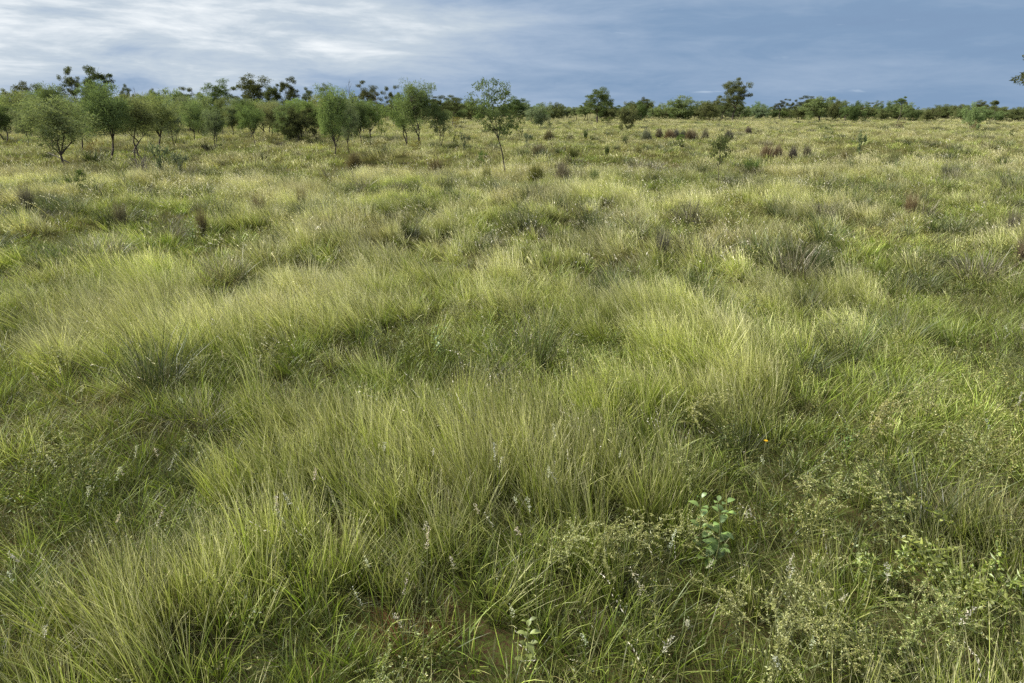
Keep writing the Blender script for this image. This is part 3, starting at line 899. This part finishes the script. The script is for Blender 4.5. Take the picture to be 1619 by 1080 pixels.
def low_shrub(seed, H=1.0, W=1.1, clumps=26, lv=30, ll=.07, lw=.03):
    return grow(seed, H, W, .02, .12, 5, .55, .42, clumps, .10, lv, ll, lw, droop=-.2, stems=3, low=.10, lump=.3)


SHRUB = [low_shrub(700), low_shrub(701), low_shrub(702, clumps=14, lv=24, ll=.12, lw=.06)]
T_GREY, T_BRN, T_PUR, T_DKG, T_OLV, T_BLU, T_GRN = (.17, .16, .12), (.175, .155, .10), (.135, .13, .11), (.07, .10, .035), (.18, .185, .075), (.13, .17, .12), (.09, .15, .04)


def put_px(px, base, top, zb=.45):
    X, Y = ground_at(px, base, zb); g = float(hz(X, Y))
    return X, Y, g, max((height_at(Y, top) - g) * 1.08, .3)


def place_tuft(name, lib, px, base, top, w, col, label, group, k):
    X, Y, g, h = put_px(px, base, top)
    if w >= 30: lib = SEDGE                      # near ones show as loose wiry tufts
    me, mw, mh = lib[k % len(lib)]
    sx = w / FPX * depth(Y, .3) / mw
    o = obj(name, me); o.location = (X, Y, g); o.rotation_euler = (0, 0, random.uniform(-.5, .5)); o.scale = (sx, sx, h / mh)
    o.color = (*[c * random.uniform(.9, 1.1) for c in col], 1)
    tag(o, label, 'tussock', group)


GT = 'dark domed tussocks in the field'
for k, (px, b, t, w, c, l) in enumerate([
    (1022, 216, 204, 16, T_GREY, 'grey domed tussock at the left end of the far row'), (1042, 213, 202, 12, T_GREY, 'second tussock of the far row, small and grey'),
    (1059, 214, 204, 17, T_BRN, 'brownish low tussock third in the far row'), (1069, 213, 204, 13, T_PUR, 'dark tussock in the middle of the far row'),
    (1080, 213, 205, 9, T_PUR, 'narrow dark tussock touching the big one in the far row'), (1092, 216, 204, 21, T_BRN, 'biggest brown tussock of the far row'),
    (1115, 216, 204, 11, T_GREY, 'upright grey tussock just right of the biggest brown one'), (1152, 217, 205, 15, T_PUR, 'lone purple grey dome right of the far row'),
    (1183, 207, 200, 12, T_PUR, 'small dark dome behind and right of the far row'), (868, 214, 205, 16, T_BRN, 'brown tussock right of the slender lone tree'),
    (853, 239, 227, 22, T_BRN, 'faded brown tussock near the foot of the slender lone tree'), (848, 276, 257, 24, T_OLV, 'olive tussock left of a grey one below the lone tree'),
    (889, 279, 257, 28, T_GREY, 'grey wispy tussock beside an olive one below the lone tree'), (1441, 322, 300, 44, T_BRN, 'brown spiky tussock in the right middle of the field'),
    (1603, 352, 322, 46, T_PUR, 'purple grey tussock near the right edge'), (1616, 394, 362, 34, T_BRN, 'brown tussock cut by the right edge'),
    (42, 318, 287, 54, T_GREY, 'wide grey tussock near the left edge'), (410, 326, 302, 46, T_BRN, 'faded brown tussock in the left middle of the field'),
    (476, 312, 292, 42, T_BRN, 'brown tussock right of the faded one at left middle'), (190, 336, 312, 44, T_GREY, 'dark grey tussock right of the wide one at left'),
    (318, 350, 322, 40, T_BRN, 'low rusty tussock left of the faded brown one'), (1230, 240, 228, 16, T_BRN, 'small brown tussock right of the leafy sapling'),
    (1254, 242, 231, 13, T_PUR, 'small dark tussock third right of the leafy sapling'), (1276, 242, 230, 15, T_PUR, 'dark round tussock fourth right of the leafy sapling'),
    (1213, 241, 228, 20, T_BRN, 'pale brown tussock behind the green mound at right'), (1500, 272, 255, 50, T_GREY, 'broad dull tussock in the right half of the field'),
    (1048, 376, 356, 56, T_PUR, 'purple dark tussock in the middle of the field'), (560, 252, 240, 22, T_BRN, 'faded tussock below the end of the woodland'),
    (690, 262, 250, 24, T_BRN, 'low brown tussock left of the lone tree foot'), (905, 242, 232, 18, T_OLV, 'olive tussock behind the grey wispy one')]):
    place_tuft('tussock', TUSSOCK, px, b, t, w, c, l, GT, k)
GS = 'green sedge tufts in the field'
for k, (px, b, t, w, c, l) in enumerate([
    (988, 222, 212, 22, T_DKG, 'low green tuft below the round crowned gum'), (926, 213, 202, 16, T_DKG, 'dark green pointed tuft left of the round crowned gum'),
    (940, 279, 262, 34, T_GRN, 'green tuft right of the grey wispy tussock'), (1188, 266, 244, 60, T_GRN, 'wide green mound beside the leafy sapling'),
    (1343, 264, 249, 30, T_DKG, 'dark green tuft right of the wide green mound'), (1412, 253, 234, 34, T_OLV, 'olive tuft in the right half of the field'),
    (1335, 243, 231, 24, T_OLV, 'olive tuft below the pale leafy sapling'), (1305, 412, 380, 66, T_DKG, 'big dark sedge tuft in the right middle'),
    (1095, 446, 420, 60, T_DKG, 'dark sedge tuft above the standing tall grass'), (770, 272, 258, 30, T_OLV, 'olive tuft at the foot of the slender lone tree'),
    (1440, 236, 226, 18, T_OLV, 'small olive tuft far out at right'), (1010, 236, 226, 20, T_OLV, 'small olive tuft below the far tussock row'),
    (960, 236, 227, 18, T_DKG, 'small dark tuft left of the olive one below the far row')]):
    place_tuft('sedge_tuft', SEDGE, px, b, t, w, c, l, GS, k)


def place_shrub(name, lib, px, base, top, w, col, label, cat, group, k):
    X, Y, g, h = put_px(px, base, top)
    tm, cm, inf = lib[k % len(lib)]
    sx = w / FPX * depth(Y, .5) / inf['w']; sz = h / inf['top']
    e = empty(name, (X, Y, g), random.uniform(-.6, .6), (sx, sx, sz)); tag(e, label, cat, group)
    obj('stem', tm, e); c = obj('foliage', cm, e)
    c.color = (*[a * random.uniform(.9, 1.1) for a in col], 1)


for k, (px, b, t, w, c, l) in enumerate([
    (721, 229, 210, 10, T_DKG, 'dark upright shrub left of a paler one behind the lone tree'), (735, 237, 212, 17, T_BLU, 'pale green upright shrub beside the dark one'),
    (822, 214, 186, 17, T_DKG, 'dark bushy shrub on a stem just right of the lone tree'), (834, 226, 212, 12, T_BLU, 'pale blue green plant right of the lone tree'),
    (605, 213, 191, 19, T_GRN, 'little green tree shaped shrub in the woodland gap'), (1361, 238, 212, 20, T_BLU, 'pale leafy sapling alone at right'),
    (255, 264, 230, 28, T_BLU, 'blue green shrub before the left woodland'), (124, 292, 272, 26, T_DKG, 'dark leafy shrub below the crooked wattle'),
    (1600, 213, 205, 12, T_DKG, 'small dark shrub far out near the right edge'), (1421, 201, 193, 18, T_BRN, 'brown shrub under the thin bent gum'),
    (1541, 204, 195, 14, T_BRN, 'rusty shrub at the foot of the small upright tree'), (655, 236, 224, 22, T_OLV, 'olive shrub at the foot of the twin stemmed wattle'),
    (762, 250, 240, 14, T_GRN, 'bright little shrub left of the lone trunk'), (960, 196, 186, 18, T_DKG, 'dark shrub at the foot of the round crowned gum'),
    (432, 226, 214, 12, T_OLV, 'small olive shrub before the neat round wattle'), (720, 198, 186, 16, T_OLV, 'bushy shrub far off left of the lone tree'),
    (150, 240, 222, 26, T_OLV, 'olive shrub among the trunks of the left woodland'), (285, 262, 244, 24, T_BLU, 'second blue green shrub before the left woodland'),
    (600, 235, 222, 22, T_OLV, 'loose olive shrub in the woodland gap'), (1075, 224, 214, 14, T_GRN, 'green shrub below the biggest brown tussock')]):
    place_shrub('shrub', SHRUB, px, b, t, w, c, l, 'shrub', 'shrubs scattered in the field', 2 if c == T_BLU else k % 2)

# dead tangle and fallen stick before the left woodland
def tangle(seed, H, W, n):
    r = np.random.default_rng(seed); mb = MB()
    for k in range(n):
        a = r.random() * 6.283; e = np.array([math.cos(a) * W * r.random(), math.sin(a) * W * r.random(), H * (.5 + .5 * r.random())])
        p = path(np.array([0, 0, -.05]), e, r, 6, .1); mb.tube(p, np.linspace(.025, .006, 6), 4)
        for q in range(3): mb.tube(path(p[3], p[5] + r.normal(size=3) * .25 * H, r, 4, .12), np.linspace(.012, .004, 4), 3)
    return mb.mesh('dead_shrub', M_DEAD)
X, Y, g, h = put_px(221, 266, 240)
o = obj('dead_shrub', tangle(5, h, .5, 12)); o.location = (X, Y, g); tag(o, 'bare dead shrub before the forked feathery wattle', 'shrub')
X, Y, g, h = put_px(93, 250, 240)
mb = MB(); mb.tube(path(np.array([-.6, 0, .75]), np.array([.7, -.2, .15]), np.random.default_rng(3), 6, .04), np.linspace(.02, .05, 6), 5)
o = obj('fallen_branch', mb.mesh('fallen_branch', M_DEAD, True)); o.location = (X, Y, g); tag(o, 'grey fallen branch beside the crooked wattle', 'branch')


# ------------------------------------------------------------------ herbs near the camera
def herb_model(seed, H, stems, spread, leaf, nl, spike, tipk):
    """stems, leaves and pale flower sprays as three meshes"""
    r = np.random.default_rng(seed); sm, lm, fm = MB(), MB(), MB()
    for k in range(stems):
        az = r.random() * 6.283; ln = spread * (.3 + .9 * r.random()); h = H * (.6 + .4 * r.random()); m = 9
        t = np.linspace(0, 1, m)
        p = np.stack([math.cos(az) * ln * t ** 1.5 - .10 * H * t * t, math.sin(az) * ln * t ** 1.5, h * (t - .16 * t ** 3) - .03 * (t < .01)], 1)
        p[1:-1] += r.normal(size=(m - 2, 3)) * .008
        lines = [(p, 1.0)]
        for q in range(r.integers(3, 7)):                  # side sprays
            j = r.integers(3, m - 1); d = unit(r.normal(size=3) * [1, 1, .3] + [0, 0, .7]); L = H * (.16 + .2 * r.random())
            tt = np.linspace(0, 1, 6)[:, None]
            lines.append((p[j] + d * L * tt + np.array([math.cos(az), math.sin(az), -.5]) * L * .45 * tt ** 2, .55))
        for ln_, kk in lines:
            sm.tube(ln_, np.linspace(.0045 * kk, .0016, len(ln_)), 4)
            u = np.linspace(0, 1, len(ln_)); n = int(nl * kk)
            a = r.random(n) ** .8 * .95 + .05
            P = np.stack([np.interp(a, u, ln_[:, i]) for i in range(3)], 1)
            D = r.normal(size=(n, 3)) * [1, 1, .5] + [0, 0, .25]
            leaves(lm, P, D, leaf * (.5 + .8 * r.random(n)) * (1.25 - .8 * a), leaf * .34, r, kind=0, fold=.06)
            n = int(spike * kk); a = .58 + .42 * r.random(n)
            P = np.stack([np.interp(a, u, ln_[:, i]) for i in range(3)], 1) + r.normal(size=(n, 3)) * .006
            leaves(fm, P, r.normal(size=(n, 3)) + [0, 0, .4], .012 * (.6 + .8 * r.random(n)), .0055, r, kind=tipk)
    return sm.mesh('stem', M_STEM), lm.mesh('leaf', M_HERBLEAF), fm.mesh('flower_spray', M_HERBLEAF)


HERBS = [herb_model(800 + k, .95, 5 + k % 3, .16, .036, 36, 64, .7) for k in range(4)]
YELLOWING = [herb_model(820 + k, .55, 6, .45, .060, 26, 14, .5) for k in range(2)]


def broadleaf(seed, H, stems, leaf):
    r = np.random.default_rng(seed); sm, lm = MB(), MB()
    for k in range(stems):
        az = r.random() * 6.283; h = H * (.65 + .35 * r.random()) if k else H
        e = np.array([math.cos(az) * .14 * (k > 0), math.sin(az) * .14 * (k > 0), h]); p = path(np.array([0, 0, -.03]), e, r, 8, .03)
        sm.tube(p, np.linspace(.006, .003, 8), 5)
        for q in range(7):
            t = .22 + .78 * q / 6; c = np.array([np.interp(t, np.linspace(0, 1, 8), p[:, i]) for i in range(3)])
            for s in (0, math.pi):
                a = q * 1.57 + s + r.normal() * .25; L = leaf * (1.1 - .55 * t) * (.8 + .4 * r.random())
                d = np.array([math.cos(a), math.sin(a), .95 + .3 * r.normal()]); d /= np.linalg.norm(d)
                sd = unit(np.cross(d, [0, 0, 1])); nn = np.cross(sd, d)
                if nn[2] < 0: nn = -nn
                u = np.linspace(0, 1, 7)
                wd = np.array([.05, .62, .92, 1.0, .85, .5, .03]) * L * .24
                mid = c + d * .015 + np.outer(u * L, d) + np.outer(-.45 * L * u ** 2, [0, 0, 1])
                V = np.concatenate([mid + np.outer(wd, sd) + np.outer(wd * .22, nn), mid, mid - np.outer(wd, sd) + np.outer(wd * .22, nn)])
                F = [(i, i + 1, i + 8, i + 7) for i in range(6)] + [(i + 7, i + 8, i + 15, i + 14) for i in range(6)]
                cc = np.stack([np.tile(u, 3), np.full(21, r.random()), np.zeros(21)], 1)
                lm.add(V, F, cc)
    return sm.mesh('stem', M_STEM, True), lm.mesh('leaf', M_HERBLEAF, True)


BROAD = [broadleaf(840, .62, 3, .155), broadleaf(841, .40, 1, .12), broadleaf(842, .5, 4, .09)]


def spike_model(seed, h, n, L):
    r = np.random.default_rng(seed); sm, hm = MB(), MB()
    e = np.array([-.10 * h - .05 * r.random(), r.normal() * .05, h]); p = path(np.array([0, 0, -.03]), e, r, 7, .03)
    sm.tube(p, np.linspace(.0028, .0016, 7), 4)
    d = unit(p[-1] - p[-2] + np.array([-.05, 0, 0])); t = r.random(n)
    P = p[-1] + np.outer((t - .55) * L, d) + r.normal(size=(n, 3)) * .004
    leaves(hm, P, r.normal(size=(n, 3)) * .8 + d * .6, .010 * (.6 + .8 * r.random(n)), .0048, r, kind=0)
    return sm.mesh('stem', M_STEM), hm.mesh('seed_spike', M_PETAL)


SPIKES = [spike_model(860 + k, .85 + .12 * (k % 3), 46 + 14 * (k % 3), .07 + .02 * (k % 4)) for k in range(5)]


def near(px, py, zt):
    """ground point whose plant top, zt high, shows at this pixel"""
    X, Y = ground_at(px, py, zt); return X, Y, float(hz(X, Y))


def put(name, meshes, names, px, py, zt, s, cols, label, cat, group):
    X, Y, g = near(px, py, zt)
    e = empty(name, (X, Y, g), random.uniform(-.6, .6) if 'spike' in name else random.uniform(-3.1, 3.1), (s, s, s)); tag(e, label, cat, group)
    for me, nm, c in zip(meshes, names, cols):
        o = obj(nm, me, e)
        if c: o.color = (*[v * random.uniform(.92, 1.08) for v in c], 1)


C_HERB, C_HERBP, C_SPRAY, C_YEL, C_BROAD, C_WHITE = (.19, .225, .065), (.25, .27, .10), (.42, .40, .15), (.42, .37, .05), (.17, .235, .075), (.46, .47, .42)
GH = 'flowering herbs among the grass'
for k, (px, py, s, l) in enumerate([
    (1390, 612, 1.1, 'tall spraying herb behind the yellowing herb at right'), (1330, 715, 1.0, 'herb with bent sprays left of the tall spraying one'),
    (1425, 755, 1.0, 'upright herb with pale sprays above the yellowing herb'), (1290, 765, .9, 'herb with white flecks right of the broad leaved plant'),
    (950, 800, .95, 'pale herb with woolly sprays at the foot of the tall grass'), (1015, 795, .9, 'slim pale herb beside the woolly one'),
    (890, 815, .85, 'reddish tipped herb left of the woolly one'), (1262, 880, 1.0, 'long stemmed herb below the broad leaved plant'),
    (1340, 930, 1.0, 'arching herb with a yellow tuft at lower right'), (1240, 960, .95, 'sprawling herb near the bottom below the long stemmed one'),
    (1455, 940, .9, 'upright fresh herb near the bottom right'), (1530, 930, .9, 'leafy herb right of the upright fresh one'),
    (1100, 600, 1.0, 'yellowish herb arching over the right edge of the tall grass'), (960, 585, .9, 'yellow green herb in the tall grass below the hollow'),
    (880, 505, .9, 'feathery pale herb at the back of the hollow'), (720, 470, .9, 'pale herb on the crest behind the hollow'),
    (1200, 455, .9, 'dull herb above the right end of the tall grass'), (1330, 480, .9, 'pale arching herb in the right middle'),
    (1480, 600, .9, 'grey green herb in the right part of the field'), (420, 540, .9, 'pale sprayed herb in the left tall grass'),
    (90, 540, .9, 'straw coloured herb near the left edge'), (100, 690, .85, 'pale herb near the lower left hollow'),
    (1100, 700, .85, 'slim herb at the right foot of the tall grass'), (1560, 690, .9, 'dull herb near the right edge'),
    (1180, 905, .8, 'small grey herb below the broad leaved plant'), (590, 1050, .7, 'pale creeping herb at the bottom by the bare soil'),
    (1400, 1010, .8, 'pale herb at the bottom right corner side'), (1090, 780, .8, 'grey herb left of the broad leaved plant'),
    (300, 560, .8, 'green herb at the left hollow'), (560, 470, .8, 'olive herb left of the crest')]):
    put('flowering_herb', HERBS[k % 4], ('stem', 'foliage', 'flower_spray'), px, py, .64 * s, s * .88, (None, C_HERB if k % 3 else C_HERBP, C_SPRAY), l, 'herb', GH)
for k, (px, py, s, l) in enumerate([(1500, 850, 1.1, 'yellowing leafy herb spreading at the right'), (1405, 860, .9, 'half yellow herb left of the spreading one'),
                                    (1580, 880, .9, 'green and yellow herb near the right edge')]):
    put('yellowing_herb', YELLOWING[k % 2], ('stem', 'foliage', 'flower_spray'), px, py, .45 * s, s, (None, (.17, .22, .05), C_YEL), l, 'herb', GH)
for k, (px, py, s, m, l) in enumerate([(1135, 800, 1.0, 0, 'broad leaved grey green plant in the right foreground'), (835, 955, .9, 1, 'small broad leaved plant near the bottom centre'),
                                       (690, 510, 1.0, 2, 'leafy green plant at the left side of the hollow'), (418, 500, .8, 1, 'light green broad leaved plant in the left tall grass'),
                                       (1340, 665, .7, 2, 'small leafy plant in the right grass'), (300, 350, 1.3, 2, 'bright leafy plant in the left middle of the field')]):
    put('broadleaf_plant', BROAD[m], ('stem', 'foliage'), px, py, .5 * s, s, (None, C_BROAD if m < 2 else (.12, .20, .05)), l, 'plant', 'broad leaved plants')

SPIKE_SPOTS = {
    'thin stalk with white woolly seed spike in the lower left grass': [(210, 735), (197, 765), (160, 790), (245, 738), (165, 856), (45, 932), (55, 1012), (130, 765), (222, 842), (75, 925), (270, 720), (120, 800)],
    'thin stalk with white woolly seed spike in the tall central grass': [(482, 822), (470, 815), (492, 815), (640, 832), (600, 720), (437, 862), (590, 930), (300, 640), (675, 700)],
    'thin stalk with white woolly seed spike at the foot of the tall grass': [(765, 775), (790, 788), (800, 800), (826, 800), (838, 820), (855, 845), (895, 750), (900, 742), (870, 790), (971, 688), (773, 815)],
    'thin stalk with white woolly seed spike beside the bare soil': [(664, 955), (622, 920), (604, 905), (745, 888), (680, 1012)],
    'thin stalk with white woolly seed spike near the bottom centre': [(1035, 908), (1042, 915), (1090, 905), (985, 925), (955, 1000), (1003, 1055), (820, 945), (1085, 1000)],
    'thin stalk with white woolly seed spike in the lower right': [(1190, 775), (1230, 925), (1222, 935), (1288, 985), (1296, 945), (1275, 1055), (1420, 985), (1450, 1040), (1205, 765), (1225, 745), (1473, 668), (1590, 700), (1600, 690)],
    'thin stalk with white woolly seed spike near the right edge': [(1592, 528), (1600, 533), (1608, 530), (1614, 545), (1588, 538), (1578, 520), (1605, 555), (1450, 470), (1385, 445)],
    'thin stalk with white woolly seed spike around the central hollow': [(745, 548), (782, 552), (838, 556), (648, 530), (690, 515), (885, 513), (895, 518)],
    'thin stalk with white woolly seed spike in the left middle': [(95, 610), (105, 618), (85, 605), (40, 590), (160, 470), (110, 405), (360, 570), (395, 575), (370, 420)],
}
k = 0
for l, ps in SPIKE_SPOTS.items():
    for px, py in ps:
        put('seed_stalk', SPIKES[k % 5], ('stem', 'seed_spike'), px, py, .85, .9 + .2 * random.random(), (None, C_WHITE), l, 'seed stalk', 'white woolly seed stalks'); k += 1

# the one orange yellow flower and a yellow leaf at far left
mb = MB(); r_ = np.random.default_rng(9)
a = np.arange(12) * math.pi / 6
leaves(mb, np.zeros((12, 3)), np.stack([np.cos(a), np.sin(a), np.full(12, .35)], 1), .020, .010, r_)
fl = mb.mesh('petals', M_PETAL)
sm = MB(); sm.tube(path(np.array([0, 0, -.72]), np.array([0, 0, 0.]), r_, 6, .02), .003, 4)
X, Y, g = near(1213, 681, .72)
e = empty('yellow_flower', (X, Y, g + .72)); tag(e, 'single orange yellow flower standing out of the grass', 'flower')
obj('stem', sm.mesh('stem', M_STEM), e); obj('petals', fl, e, (.70, .47, .02))
